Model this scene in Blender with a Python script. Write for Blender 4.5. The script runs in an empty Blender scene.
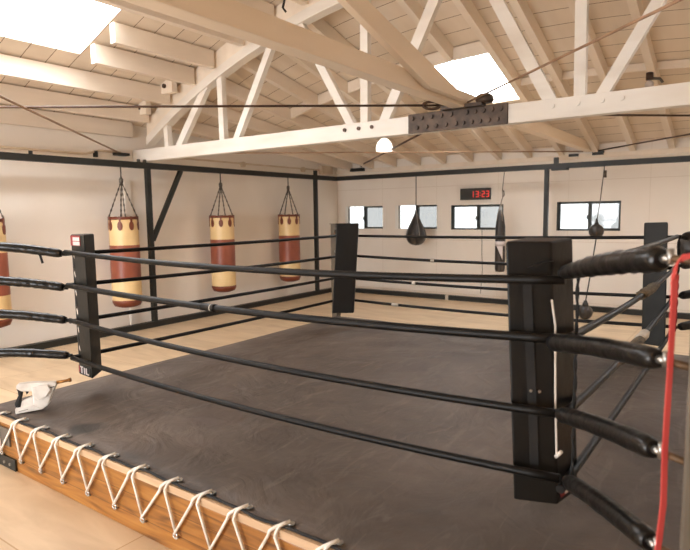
import bpy, bmesh, math, random
from mathutils import Vector, Matrix
random.seed(7)
C = bpy.context.scene
col = C.collection
K = 0.82            # survey units -> metres
FZ = 1.95           # eye height above the floor in survey units (survey z is measured from the eye)

# ------------------------------------------------------------------ camera
cam_d = bpy.data.cameras.new('camera')
cam = bpy.data.objects.new('camera', cam_d)
col.objects.link(cam)
R = Matrix(((0.81534456, 0.57881213, -0.013776),
            (-0.05002114, 0.09412721, 0.99430275),
            (0.57681118, -0.81001024, 0.10569895)))      # rows: camera right, up, back
cam.matrix_world = Matrix.Translation((0, 0, FZ*K)) @ R.transposed().to_4x4()
cam_d.sensor_width = 36
cam_d.lens = 576.57/690*36
cam_d.clip_start = 0.02
cam_d.dof.use_dof = True
cam_d.dof.focus_distance = 4.2
cam_d.dof.aperture_fstop = 3.2
C.camera = cam

# ------------------------------------------------------------------ sky, exposure
w = bpy.data.worlds.new('overcast_sky')
C.world = w
w.use_nodes = True
bg = w.node_tree.nodes['Background']
bg.inputs['Color'].default_value = (0.925, 0.96, 1.0, 1)
bg.inputs['Strength'].default_value = 13.0
C.view_settings.view_transform = 'Standard'
C.view_settings.look = 'None'
C.view_settings.exposure = 0.45
C.view_settings.gamma = 1
C.view_settings.use_curve_mapping = False
C.cycles.max_bounces = 10
C.cycles.diffuse_bounces = 6
C.cycles.transparent_max_bounces = 12
C.cycles.sample_clamp_indirect = 6

def portal(name, loc, rot, sx, sy):
    l = bpy.data.lights.new(name, 'AREA')
    l.shape = 'RECTANGLE'; l.size = sx*K; l.size_y = sy*K
    l.cycles.is_portal = True
    o = bpy.data.objects.new(name, l)
    o.location = (loc[0]*K, loc[1]*K, (loc[2]+FZ)*K)
    o.rotation_euler = rot
    col.objects.link(o)

# ------------------------------------------------------------------ materials
def rgb(h):
    def f(c):
        c /= 255
        return c/12.92 if c <= .04045 else ((c+.055)/1.055)**2.4
    return (f(h[0]), f(h[1]), f(h[2]), 1)

def new_mat(name):
    m = bpy.data.materials.new(name); m.use_nodes = True
    nt = m.node_tree
    return m, nt, nt.nodes['Principled BSDF']

def mat(name, c1, c2=None, rough=.5, metal=0, scale=(5, 5, 5), detail=3, bump=0, bscale=None, spec=.5, lo=.35, hi=.65, nscale=1.0):
    """two-tone noise in object space, with an optional noise bump"""
    m, nt, b = new_mat(name)
    N, L = nt.nodes, nt.links
    tc = N.new('ShaderNodeTexCoord'); mp = N.new('ShaderNodeMapping')
    mp.inputs['Scale'].default_value = scale
    L.new(tc.outputs['Object'], mp.inputs['Vector'])
    nz = N.new('ShaderNodeTexNoise'); nz.inputs['Scale'].default_value = nscale; nz.inputs['Detail'].default_value = detail
    L.new(mp.outputs['Vector'], nz.inputs['Vector'])
    rp = N.new('ShaderNodeValToRGB')
    rp.color_ramp.elements[0].position = lo; rp.color_ramp.elements[1].position = hi
    rp.color_ramp.elements[0].color = rgb(c1); rp.color_ramp.elements[1].color = rgb(c2 or c1)
    L.new(nz.outputs['Fac'], rp.inputs['Fac']); L.new(rp.outputs['Color'], b.inputs['Base Color'])
    b.inputs['Roughness'].default_value = rough; b.inputs['Metallic'].default_value = metal
    b.inputs['Specular IOR Level'].default_value = spec
    if bump:
        bp = N.new('ShaderNodeBump'); bp.inputs['Strength'].default_value = bump; bp.inputs['Distance'].default_value = .02
        if bscale:
            n2 = N.new('ShaderNodeTexNoise'); n2.inputs['Scale'].default_value = bscale; n2.inputs['Detail'].default_value = 4
            L.new(tc.outputs['Object'], n2.inputs['Vector']); L.new(n2.outputs['Fac'], bp.inputs['Height'])
        else:
            L.new(nz.outputs['Fac'], bp.inputs['Height'])
        L.new(bp.outputs['Normal'], b.inputs['Normal'])
    return m

def add_seams(m, axis, pitch, width, dark, offset=0.0, jitter=0.0):
    """thin joints between boards or panels every `pitch` metres along an object axis"""
    nt = m.node_tree; N, L = nt.nodes, nt.links
    b = N['Principled BSDF']
    src = b.inputs['Base Color'].links[0].from_socket
    tc = N.new('ShaderNodeTexCoord'); sp = N.new('ShaderNodeSeparateXYZ'); L.new(tc.outputs['Object'], sp.inputs[0])
    ad = N.new('ShaderNodeMath'); ad.operation = 'ADD'; ad.inputs[1].default_value = offset + 100*pitch
    L.new(sp.outputs[axis], ad.inputs[0])
    dv = N.new('ShaderNodeMath'); dv.operation = 'DIVIDE'; dv.inputs[1].default_value = pitch; L.new(ad.outputs[0], dv.inputs[0])
    fr = N.new('ShaderNodeMath'); fr.operation = 'FRACT'; L.new(dv.outputs[0], fr.inputs[0])
    lt = N.new('ShaderNodeMath'); lt.operation = 'LESS_THAN'; lt.inputs[1].default_value = width/pitch; L.new(fr.outputs[0], lt.inputs[0])
    fac = lt.outputs[0]
    if jitter:   # each board its own slight tone
        fl = N.new('ShaderNodeMath'); fl.operation = 'FLOOR'; L.new(dv.outputs[0], fl.inputs[0])
        wn = N.new('ShaderNodeTexWhiteNoise'); wn.noise_dimensions = '1D'; L.new(fl.outputs[0], wn.inputs['W'])
        mr = N.new('ShaderNodeMapRange'); mr.inputs['To Min'].default_value = 1-jitter; mr.inputs['To Max'].default_value = 1.0
        L.new(wn.outputs['Value'], mr.inputs['Value'])
        vm = N.new('ShaderNodeVectorMath'); vm.operation = 'SCALE'
        L.new(src, vm.inputs[0]); L.new(mr.outputs[0], vm.inputs['Scale']); src = vm.outputs[0]
    mx = N.new('ShaderNodeMix'); mx.data_type = 'RGBA'
    L.new(fac, mx.inputs['Factor']); L.new(src, mx.inputs[6]); mx.inputs[7].default_value = rgb(dark)
    L.new(mx.outputs[2], b.inputs['Base Color'])
    return m

WALL = mat('wall_paint', (231, 222, 211), (237, 229, 219), .6, scale=(1.3, 1.3, .7), spec=.25, bump=.03, bscale=60)
WALLB = mat('wall_paint_panels', (231, 222, 211), (237, 229, 219), .6, scale=(1.3, 1.3, .7), spec=.25, bump=.03, bscale=60)
add_seams(WALLB, 2, 1.02, .007, (212, 199, 184), offset=-1.02+.97)
add_seams(WALLB, 0, 1.22, .006, (216, 205, 191), offset=.15)
DECK = mat('roof_boards_paint', (222, 206, 185), (234, 219, 200), .7, scale=(3, .8, 1), spec=.2)
add_seams(DECK, 1, .265, .008, (120, 92, 66), jitter=.07)
JOIST = mat('joist_paint', (226, 212, 194), (236, 223, 207), .6, scale=(4, .9, 4), spec=.25, bump=.04)
TRUSS = mat('truss_paint', (230, 224, 215), (216, 206, 193), .55, scale=(1.2, 4, 5), spec=.3, bump=.05, lo=.4, hi=.75)
BEAM = mat('beam_paint', (228, 210, 186), (236, 219, 197), .5, scale=(4, .7, 4), spec=.3)
STEEL = mat('black_steel', (23, 23, 19), (30, 30, 25), .5, .0, scale=(8, 8, 8))
PLATE = mat('dark_steel_plate', (70, 58, 50), (92, 76, 64), .5, .5, scale=(14, 14, 14))
IRON = mat('rod_iron', (88, 66, 52), (70, 52, 42), .5, .4)
ROD_PALE = mat('rod_painted', (176, 142, 112), (150, 118, 92), .5, .1)
CHROME = mat('bright_metal', (190, 188, 184), (150, 148, 144), .3, .9)
CHAIN = mat('chain_metal', (120, 114, 106), (84, 78, 72), .4, .8)
VINYL = mat('black_vinyl', (14, 11, 8), (20, 17, 12), .45, scale=(6, 6, 3), bump=.25, bscale=9, spec=.28)
PADFRONT = mat('pad_vinyl', (22, 20, 15), (30, 27, 21), .5, scale=(5, 5, 3), bump=.15, bscale=10, spec=.3)
SLEEVE = mat('sleeve_vinyl', (13, 11, 9), (20, 17, 15), .3, scale=(7, 7, 7), bump=.35, bscale=16, spec=.4)
ROPE = mat('rope_cover', (14, 12, 10), (23, 19, 16), .45, scale=(9, 9, 9), bump=.1, bscale=30, spec=.18)
CLOTH = mat('black_webbing', (18, 17, 16), (26, 24, 22), .8, scale=(20, 20, 20))
WHITE = mat('white_cord', (226, 218, 208), (205, 195, 184), .7)
TAPE = mat('pale_tape', (206, 198, 186), (170, 158, 142), .6)
TAN_ROPE = mat('frayed_tan_wrap', (120, 106, 82), (60, 52, 42), .9, scale=(60, 60, 60))
RED = mat('red_rubber', (196, 72, 68), (208, 84, 78), .6, spec=.3)
LABELW = mat('label_white', (214, 204, 200), (200, 190, 188), .6)
LABELR = mat('label_red', (120, 34, 36), (140, 44, 44), .6)
CREAM = mat('bag_cream_leather', (222, 190, 136), (232, 202, 150), .42, scale=(6, 6, 3), bump=.12, bscale=8)
RUST = mat('bag_rust_leather', (134, 70, 50), (152, 84, 60), .4, scale=(5, 5, 3), bump=.15, bscale=8)
BROWN = mat('bag_brown_leather', (96, 44, 26), (120, 58, 34), .45)
BLACKL = mat('black_leather', (36, 33, 31), (66, 60, 56), .35, scale=(20, 20, 6), bump=.2, bscale=14)
GREYL = mat('grey_panel', (150, 142, 132), (120, 112, 104), .5)
TOOLW = mat('tool_white_plastic', (222, 216, 208), (198, 190, 180), .45, scale=(14, 14, 14))
RODTAN = mat('rusty_rod', (112, 86, 58), (92, 68, 44), .5, .3)
BRASS = mat('brass', (176, 122, 64), (130, 84, 40), .35, .7)
BOXG = mat('junction_box_paint', (214, 196, 172), (200, 180, 156), .6)
LACE = mat('lacing_rope_cotton', (236, 229, 220), (216, 206, 192), .75, scale=(30, 30, 30), bump=.3, bscale=120)
PLYEDGE = mat('plank_edge', (176, 144, 110), (194, 162, 128), .6, scale=(2, 30, 30))
WINFR = mat('window_frame_dark', (40, 44, 42), (50, 54, 50), .5)
WINWH = mat('window_frame_white', (228, 226, 220), (236, 234, 228), .5)
CLOCKB = mat('clock_case', (26, 25, 20), (32, 31, 26), .4)

# varnished timber of the ring edge
m, nt, b = new_mat('varnished_pine'); N, L = nt.nodes, nt.links
tc = N.new('ShaderNodeTexCoord'); mp = N.new('ShaderNodeMapping'); mp.inputs['Scale'].default_value = (1.1, 14, 14)
L.new(tc.outputs['Object'], mp.inputs['Vector'])
nz = N.new('ShaderNodeTexNoise'); nz.inputs['Scale'].default_value = 1.4; nz.inputs['Detail'].default_value = 6; nz.inputs['Distortion'].default_value = 1.6
L.new(mp.outputs['Vector'], nz.inputs['Vector'])
rp = N.new('ShaderNodeValToRGB'); e = rp.color_ramp.elements
e[0].position = .3; e[0].color = rgb((96, 58, 22)); e[1].position = .7; e[1].color = rgb((166, 114, 52))
x = e.new(.5); x.color = rgb((144, 92, 37))
L.new(nz.outputs['Fac'], rp.inputs['Fac']); L.new(rp.outputs['Color'], b.inputs['Base Color'])
b.inputs['Roughness'].default_value = .4
bp = N.new('ShaderNodeBump'); bp.inputs['Strength'].default_value = .15; L.new(nz.outputs['Fac'], bp.inputs['Height']); L.new(bp.outputs['Normal'], b.inputs['Normal'])
PINE = m
add_seams(PINE, 2, .108, .004, (90, 52, 24), offset=.02)

# floor: large pale plywood sheets
m, nt, b = new_mat('plywood_floor'); N, L = nt.nodes, nt.links
tc = N.new('ShaderNodeTexCoord')
bk = N.new('ShaderNodeTexBrick'); bk.inputs['Scale'].default_value = 1
bk.inputs['Brick Width'].default_value = 2.44; bk.inputs['Row Height'].default_value = 1.22; bk.inputs['Mortar Size'].default_value = .004
bk.inputs['Color1'].default_value = rgb((204, 178, 145)); bk.inputs['Color2'].default_value = rgb((211, 186, 153)); bk.inputs['Mortar'].default_value = rgb((178, 144, 104))
L.new(tc.outputs['Object'], bk.inputs['Vector'])
mp = N.new('ShaderNodeMapping'); mp.inputs['Scale'].default_value = (1.2, 5, 1); L.new(tc.outputs['Object'], mp.inputs['Vector'])
nz = N.new('ShaderNodeTexNoise'); nz.inputs['Scale'].default_value = 1.3; nz.inputs['Detail'].default_value = 5; nz.inputs['Distortion'].default_value = .8
L.new(mp.outputs['Vector'], nz.inputs['Vector'])
rp = N.new('ShaderNodeValToRGB'); e = rp.color_ramp.elements
e[0].position = .32; e[0].color = (.76, .71, .66, 1); e[1].position = .62; e[1].color = (1, 1, 1, 1)
L.new(nz.outputs['Fac'], rp.inputs['Fac'])
mx = N.new('ShaderNodeMix'); mx.data_type = 'RGBA'; mx.blend_type = 'MULTIPLY'; mx.inputs['Factor'].default_value = .8
L.new(bk.outputs['Color'], mx.inputs[6]); L.new(rp.outputs['Color'], mx.inputs[7]); L.new(mx.outputs[2], b.inputs['Base Color'])
b.inputs['Roughness'].default_value = .42
FLOORM = m

# ring canvas: worn grey-brown cloth with scuffs and two dark stains
m, nt, b = new_mat('ring_canvas_cloth'); N, L = nt.nodes, nt.links
tc = N.new('ShaderNodeTexCoord')
n1 = N.new('ShaderNodeTexNoise'); n1.inputs['Scale'].default_value = .9; n1.inputs['Detail'].default_value = 7; n1.inputs['Distortion'].default_value = .5; n1.inputs['Roughness'].default_value = .6
L.new(tc.outputs['Object'], n1.inputs['Vector'])
rp = N.new('ShaderNodeValToRGB'); e = rp.color_ramp.elements
e[0].position = .32; e[0].color = rgb((62, 53, 46)); e[1].position = .68; e[1].color = rgb((106, 94, 85))
L.new(n1.outputs['Fac'], rp.inputs['Fac'])
mp = N.new('ShaderNodeMapping'); mp.inputs['Scale'].default_value = (14, 3, 1); mp.inputs['Rotation'].default_value = (0, 0, .5); L.new(tc.outputs['Object'], mp.inputs['Vector'])
n2 = N.new('ShaderNodeTexNoise'); n2.inputs['Scale'].default_value = 1; n2.inputs['Detail'].default_value = 5; n2.inputs['Distortion'].default_value = 1.2
L.new(mp.outputs['Vector'], n2.inputs['Vector'])
r2 = N.new('ShaderNodeValToRGB'); e = r2.color_ramp.elements
e[0].position = .56; e[0].color = (0, 0, 0, 1); e[1].position = .76; e[1].color = (.35, .35, .35, 1)
L.new(n2.outputs['Fac'], r2.inputs['Fac'])
mx = N.new('ShaderNodeMix'); mx.data_type = 'RGBA'
L.new(r2.outputs['Color'], mx.inputs['Factor']); L.new(rp.outputs['Color'], mx.inputs[6]); mx.inputs[7].default_value = rgb((132, 119, 108))
src = mx.outputs[2]
for (sx, sy, sr, sc) in ((-3.92, 2.2, .13, (58, 54, 50)), (-3.3, 2.9, .22, (84, 72, 64)), (-4.0, 6.3, .2, (86, 74, 68))):
    vm = N.new('ShaderNodeVectorMath'); vm.operation = 'DISTANCE'; L.new(tc.outputs['Object'], vm.inputs[0]); vm.inputs[1].default_value = (sx*K, sy*K, (-1.535+FZ)*K)
    ad = N.new('ShaderNodeMath'); ad.operation = 'MULTIPLY_ADD'; L.new(n2.outputs['Fac'], ad.inputs[0]); ad.inputs[1].default_value = .08; L.new(vm.outputs['Value'], ad.inputs[2])
    mr = N.new('ShaderNodeMapRange'); mr.inputs['From Min'].default_value = sr*K; mr.inputs['From Max'].default_value = sr*K+.05; mr.inputs['To Min'].default_value = .8; mr.inputs['To Max'].default_value = 0
    L.new(ad.outputs[0], mr.inputs['Value'])
    m3 = N.new('ShaderNodeMix'); m3.data_type = 'RGBA'; L.new(mr.outputs[0], m3.inputs['Factor']); L.new(src, m3.inputs[6]); m3.inputs[7].default_value = rgb(sc)
    src = m3.outputs[2]
L.new(src, b.inputs['Base Color'])
b.inputs['Roughness'].default_value = .62; b.inputs['Specular IOR Level'].default_value = .4
n3 = N.new('ShaderNodeTexNoise'); n3.inputs['Scale'].default_value = 2.6; n3.inputs['Detail'].default_value = 5; n3.inputs['Distortion'].default_value = 1.5
L.new(tc.outputs['Object'], n3.inputs['Vector'])
bp = N.new('ShaderNodeBump'); bp.inputs['Strength'].default_value = .6; bp.inputs['Distance'].default_value = .04
L.new(n3.outputs['Fac'], bp.inputs['Height']); L.new(bp.outputs['Normal'], b.inputs['Normal'])
CANVAS = m

def glass(name, tint):
    m, nt, b = new_mat(name); N, L = nt.nodes, nt.links
    N.remove(b)
    t = N.new('ShaderNodeBsdfTransparent'); t.inputs['Color'].default_value = tint
    g = N.new('ShaderNodeBsdfGlossy'); g.inputs['Roughness'].default_value = .05; g.inputs['Color'].default_value = (.8, .8, .8, 1)
    mx = N.new('ShaderNodeMixShader'); mx.inputs[0].default_value = .05
    L.new(t.outputs[0], mx.inputs[1]); L.new(g.outputs[0], mx.inputs[2]); L.new(mx.outputs[0], N['Material Output'].inputs['Surface'])
    return m
GLASS = glass('window_glass', (.34, .345, .34, 1))
SCREEN = glass('window_glass_behind_insect_screen', (.205, .205, .2, 1))
SKYG = glass('skylight_glazing', (.97, .97, .97, 1))
def emit(name, c, s):
    m, nt, b = new_mat(name)
    b.inputs['Base Color'].default_value = rgb(c); b.inputs['Emission Color'].default_value = rgb(c); b.inputs['Emission Strength'].default_value = s
    return m
LED = emit('red_led', (215, 60, 50), .5)
LAMPG = emit('lit_lamp_glass', (255, 246, 230), 1.6)

# ------------------------------------------------------------------ mesh helpers (survey units)
ORG = {}
class MB:
    def __init__(s): s.v = []; s.f = []; s.s = []
    def add(s, vs, fs, smooth=False):
        n = len(s.v); s.v += [Vector(p) for p in vs]
        for f in fs: s.f.append([i+n for i in f]); s.s.append(smooth)
        return s
    def box(s, a, b):
        x0, y0, z0 = a; x1, y1, z1 = b
        return s.add([(x0,y0,z0),(x1,y0,z0),(x1,y1,z0),(x0,y1,z0),(x0,y0,z1),(x1,y0,z1),(x1,y1,z1),(x0,y1,z1)],
                     [(0,3,2,1),(4,5,6,7),(0,1,5,4),(1,2,6,5),(2,3,7,6),(3,0,4,7)])
    def loft(s, A, B, smooth=False, caps=True):
        n = len(A); fs = [(i, (i+1) % n, n+(i+1) % n, n+i) for i in range(n)]
        s.add(list(A)+list(B), fs, smooth)
        if caps:
            k = len(s.v)-2*n
            s.f.append([k+i for i in range(n)][::-1]); s.s.append(False)
            s.f.append([k+n+i for i in range(n)]); s.s.append(False)
        return s
    def beam(s, p0, p1, wd, ht, up=(0,0,1)):
        p0, p1 = Vector(p0), Vector(p1); d = (p1-p0).normalized()
        sd = d.cross(Vector(up)).normalized(); u = sd.cross(d)
        q = [(-1,-1),(1,-1),(1,1),(-1,1)]
        return s.loft([p0+sd*a*wd/2+u*b*ht/2 for a, b in q], [p1+sd*a*wd/2+u*b*ht/2 for a, b in q])
    def tube(s, pts, r, n=10, caps=True, noise=0):
        pts = [Vector(p) for p in pts]; rs = r if isinstance(r, (list, tuple)) else [r]*len(pts)
        rings = []; ref = None
        for i, p in enumerate(pts):
            d = (pts[min(i+1, len(pts)-1)]-pts[max(i-1, 0)]).normalized()
            if ref is None: ref = Vector((0,0,1)) if abs(d.z) < .9 else Vector((1,0,0))
            sd = d.cross(ref).normalized(); u = sd.cross(d); ref = u
            rr = [rs[i]*(1+noise*(random.random()-.5)) for _ in range(n)]
            rings.append([p+(sd*math.cos(t)+u*math.sin(t))*rr[j] for j, t in enumerate(2*math.pi*k/n for k in range(n))])
        k = len(s.v)
        vs = [q for rg in rings for q in rg]
        fs = [(i*n+j, i*n+(j+1) % n, (i+1)*n+(j+1) % n, (i+1)*n+j) for i in range(len(rings)-1) for j in range(n)]
        s.add(vs, fs, True)
        if caps:
            s.f.append([k+j for j in range(n)][::-1]); s.s.append(False)
            s.f.append([k+(len(rings)-1)*n+j for j in range(n)]); s.s.append(False)
        return s
    def lathe(s, prof, c, n=24):
        """profile of (radius, z) turned about a vertical axis through c"""
        c = Vector(c); rings = [[c+Vector((r*math.cos(2*math.pi*j/n), r*math.sin(2*math.pi*j/n), z)) for j in range(n)] for r, z in prof]
        k = len(s.v)
        s.add([q for rg in rings for q in rg], [(i*n+j, i*n+(j+1) % n, (i+1)*n+(j+1) % n, (i+1)*n+j) for i in range(len(rings)-1) for j in range(n)], True)
        s.f.append([k+j for j in range(n)][::-1]); s.s.append(True)
        s.f.append([k+(len(rings)-1)*n+j for j in range(n)]); s.s.append(True)
        return s
    def ball(s, c, r, n=16, sz=1):
        m_ = 10
        return s.lathe([(max(.0005, r*math.sin(math.pi*i/m_)), -r*sz*math.cos(math.pi*i/m_)) for i in range(m_+1)], c, n)
    def build(s, name, m, parent=None, org=None, bevel=0, seg=2, sub=0):
        if org is None: org = ORG[parent.name] if parent else (0, 0, -FZ)
        org = Vector(org)
        me = bpy.data.meshes.new(name)
        me.from_pydata([tuple((v-org)*K) for v in s.v], [], s.f)
        bm = bmesh.new(); bm.from_mesh(me); bmesh.ops.recalc_face_normals(bm, faces=bm.faces); bm.to_mesh(me); bm.free()
        for p, sm in zip(me.polygons, s.s): p.use_smooth = sm
        me.materials.append(m)
        o = bpy.data.objects.new(name, me); col.objects.link(o)
        if parent: o.parent = parent
        else: o.location = ((org.x)*K, org.y*K, (org.z+FZ)*K)
        ORG[o.name] = org
        if bevel:
            md = o.modifiers.new('bevel', 'BEVEL'); md.width = bevel*K; md.segments = seg; md.limit_method = 'ANGLE'
            md.harden_normals = False
        return o

def tag(o, label, cat, group=None):
    o['label'] = label; o['category'] = cat
    if group: o['group'] = group
    return o
def thing(name, org, label, cat, group=None):
    o = bpy.data.objects.new(name, None); o.empty_display_size = .05
    o.location = (org[0]*K, org[1]*K, (org[2]+FZ)*K); col.objects.link(o)
    ORG[o.name] = Vector(org)
    return tag(o, label, cat, group)
def struct(o):
    o['kind'] = 'structure'; return o
def copy_thing(root, org):
    """copy a thing with its parts; meshes are shared, the copy stands at org"""
    r = root.copy(); col.objects.link(r)
    r.location = (org[0]*K, org[1]*K, (org[2]+FZ)*K); ORG[r.name] = Vector(org)
    def rec(a, b):
        for ch in list(a.children):
            c = ch.copy(); col.objects.link(c); c.parent = b; ORG[c.name] = Vector(org)
            rec(ch, c)
    rec(root, r)
    return r

# ------------------------------------------------------------------ room shell
XL, XR, YB, YF, ZF = -9.0, 3.34, 12.35, -4.5, -FZ
RA = 11.2
def chord(x): return 2.8-(RA-math.sqrt(RA*RA-(x+2.83)**2))       # underside of the bowed top chord
def deck(x, y):
    k = max(0, abs(x+2.83)-4.4)
    d = chord(x)+.42+.07*k+.035*k*k
    return d if y <= 6.25 else d+(1.3-d)*(y-6.25)/6.1
YT = 6.25                                                           # face of the roof truss

struct(MB().box((XL-.3, YF-.3, ZF-.1), (XR+.3, YB+.3, ZF)).build('floor', FLOORM))
def side_wall(xa, xb):
    q = [(YF,ZF),(YB+.15,ZF),(YB+.15,1.3),(6.25,1.6),(YF,1.6)]
    return MB().loft([(xa,y,z) for y, z in q], [(xb,y,z) for y, z in q])
struct(side_wall(XL-.15, XL).build('wall_left', WALL))

WINS = [(-8.76, -7.61, -.385, .18), (-7.25, -6.12, -.385, .18), (-5.76, -4.52, -.40, .16), (-3.38, -2.165, -.41, .18)]
# back wall with four openings
wb = MB()
xs = sorted([XL, XR]+[v for a in WINS for v in a[:2]])
for i in range(len(xs)-1):
    a, b_ = xs[i], xs[i+1]
    wn = [q for q in WINS if abs(q[0]-a) < 1e-6]
    if wn:
        wb.box((a, YB, ZF), (b_, YB+.15, wn[0][2])); wb.box((a, YB, wn[0][3]), (b_, YB+.15, 1.3))
    else: wb.box((a, YB, ZF), (b_, YB+.15, 1.3))
struct(wb.build('wall_back', WALLB))
# right wall (outside the picture) and the wall behind the viewer with an unseen opening added to let in light
struct(side_wall(XR, XR+.15).build('wall_right', WALL))
fw = MB()
DX0, DX1, DZ = -6.6, -2.2, .5
fw.box((XL-.15, YF-.15, ZF), (DX0, YF, 1.0)); fw.box((DX1, YF-.15, ZF), (XR+.15, YF, 1.0)); fw.box((DX0, YF-.15, DZ), (DX1, YF, 1.0))
n = 24
for i in range(n):
    a = XL+(XR-XL)*i/n; b_ = XL+(XR-XL)*(i+1)/n
    fw.loft([(a,YF-.15,1.0),(b_,YF-.15,1.0),(b_,YF-.15,deck(b_,0)),(a,YF-.15,deck(a,0))], [(a,YF,1.0),(b_,YF,1.0),(b_,YF,deck(b_,0)),(a,YF,deck(a,0))])
struct(fw.build('wall_front', WALL))
portal('added_opening_portal', ((DX0+DX1)/2, YF-.1, (ZF+DZ)/2), (math.pi/2, 0, 0), DX1-DX0, DZ-ZF)

# roof boards, cut out at the skylights
SKY = [(-7.57, -6.45, 1.2, 4.52), (-4.56, -3.345, 8.5, 10.25), (.2, 1.94, 8.3, 10.25), (-7.6, -6.45, -3.4, -.6)]  # the last pair lie out of view, added to bring in more daylight
gx = sorted(set([XL-.2+(XR-XL+.4)*i/44 for i in range(45)]+[v for q in SKY for v in q[:2]]))
gy = sorted(set([YF-.15, 6.25, YB+.2, 7.5, 11.3]+[v for q in SKY for v in q[2:]]))
cb = MB()
def dk(x, y): return deck(max(XL-.2, min(XR+.2, x)), y)
for i in range(len(gx)-1):
    for j in range(len(gy)-1):
        mx_, my_ = (gx[i]+gx[i+1])/2, (gy[j]+gy[j+1])/2
        if any(q[0] < mx_ < q[1] and q[2] < my_ < q[3] for q in SKY): continue
        P = [(gx[i],gy[j]),(gx[i+1],gy[j]),(gx[i+1],gy[j+1]),(gx[i],gy[j+1])]
        cb.loft([(x,y,dk(x,y)) for x,y in P], [(x,y,dk(x,y)+.06) for x,y in P])
struct(cb.build('ceiling', DECK))

for k, (x0, x1, y0, y1) in enumerate(SKY):
    P = lambda x, y, o=0: Vector((x, y, deck(x, y)+o))
    fr = MB()
    for (xa, ya, xb, yb) in ((x0-.12,y0-.12,x0-.02,y1+.12),(x1+.02,y0-.12,x1+.12,y1+.12),(x0-.02,y0-.12,x1+.02,y0-.02),(x0-.02,y1+.02,x1+.02,y1+.12)):
        q = [(xa,ya),(xb,ya),(xb,yb),(xa,yb)]
        fr.loft([P(x,y,.09) for x,y in q], [P(x,y,.16) for x,y in q])
    f_ = struct(fr.build('window_%d' % (k+5), JOIST))
    c_ = [P(x0-.08,y0-.08,.068), P(x1+.08,y0-.08,.068), P(x1+.08,y1+.08,.068), P(x0-.08,y1+.08,.068)]
    MB().loft(c_, [q+Vector((0,0,.012)) for q in c_]).build('glass_pane', SKYG, f_)
    sl = math.atan2(deck(x1,y0)-deck(x0,y0), x1-x0)
    sy_ = math.atan2(deck((x0+x1)/2,y1)-deck((x0+x1)/2,y0), y1-y0)
    portal('skylight_portal', ((x0+x1)/2, (y0+y1)/2, deck((x0+x1)/2,(y0+y1)/2)+.12), (sy_, -sl, 0), x1-x0, y1-y0)

for k, (x0, x1, z0, z1) in enumerate(WINS):
    light = k < 2
    yf = YB+.035
    t_ = .022
    rv = struct(MB().box((x0,YB+.001,z0),(x0+.07 if light else x0+.02,YB+.13,z1)).build('window_%d' % (k+1), WINWH if light else WINFR))
    xa = x0+(.07 if light else .02)
    fr = MB()
    fr.box((xa,yf,z0),(xa+.04,yf+.05,z1)); fr.box((x1-(.012 if light else .04),yf,z0),(x1,yf+.05,z1))
    xm = (x0+x1)/2+.03
    fr.box((xa,yf,z1-(.012 if light else .045)),(xm,yf+.05,z1)); fr.box((xa,yf,z0),(xm,yf+.05,z0+(.012 if light else .035)))
    fr.box((xm,yf-.01,z1-.05),(x1,yf+.04,z1)); fr.box((xm,yf-.01,z0),(x1,yf+.04,z0+.05))
    if light:
        fr = MB().box((x1-.02,yf,z0),(x1,yf+.05,z1)).box((xm,yf-.01,z1-.04),(x1,yf+.04,z1)).box((xm,yf-.01,z0),(x1,yf+.04,z0+.04))
        MB().box((xa,yf,z0),(xa+.03,yf+.05,z1)).build('side_jamb', GREYL, rv)
    fr.build('window_frame', WINFR, rv)
    sash = MB().box((xm-.03,yf-.02,z0),(xm+.03,yf+.06,z1)).build('meeting_rail', WINFR, rv)
    MB().box((xm-.055,yf-.03,(z0+z1)/2-.06),(xm-.025,yf-.01,(z0+z1)/2+.02)).build('latch', WINFR, rv)
    MB().box((xa,yf+.03,z0),(xm,yf+.036,z1)).build('glass_pane', GLASS, rv)
    MB().box((xm,yf+.02,z0),(x1,yf+.026,z1)).build('screened_pane', SCREEN, rv)
    portal('window_portal', ((x0+x1)/2, YB+.16, (z0+z1)/2), (-math.pi/2, 0, 0), x1-x0, z1-z0)

struct(MB().box((XL, 6.02, ZF), (XL+.05, 6.14, .62)).build('trim_1', WALL))          # pale batten on the left wall
struct(MB().box((XL, YB-.05, 1.03), (XR, YB, 1.12)).build('trim_2', JOIST))           # plate at the head of the back wall

# ------------------------------------------------------------------ roof timbers
ordn = ['first','second','third','fourth','fifth','sixth','seventh','eighth','ninth','tenth','eleventh','twelfth','thirteenth','fourteenth','fifteenth','sixteenth','seventeenth','eighteenth','nineteenth','twentieth']
def rafter(x, y0, y1, dep, wd, name, label, grp):
    q = []
    for y in (y0, y1):
        t = min(deck(x-wd/2, y), deck(x+wd/2, y))+.004
        q.append([(x-wd/2,y,t-dep),(x+wd/2,y,t-dep),(x+wd/2,y,t),(x-wd/2,y,t)])
    return tag(MB().loft(q[0], q[1]).build(name, JOIST), label, 'joist', grp)
near = [-8.93, -8.47, -7.89, -7.29, -6.83, -6.2, -5.6, -5.0, -4.4, -3.8, -3.2, -2.3, -1.7, -1.1, -.5, .1, .7, 1.3, 1.9, 2.5]
for i, x in enumerate(near):
    y0 = 4.54 if (-7.7 < x < -6.4 ) else .0
    rafter(x, y0, 6.2, .25, .1, 'roof_joist', 'cream painted joist between skylight and roof truss, %s up from the left wall' % ordn[i], 'level joists in front of the truss')
far = [-1.33-.655*i for i in range(12)]+[-.675, -.02, .635, 1.29, 1.945, 2.6]
far.sort()
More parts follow.
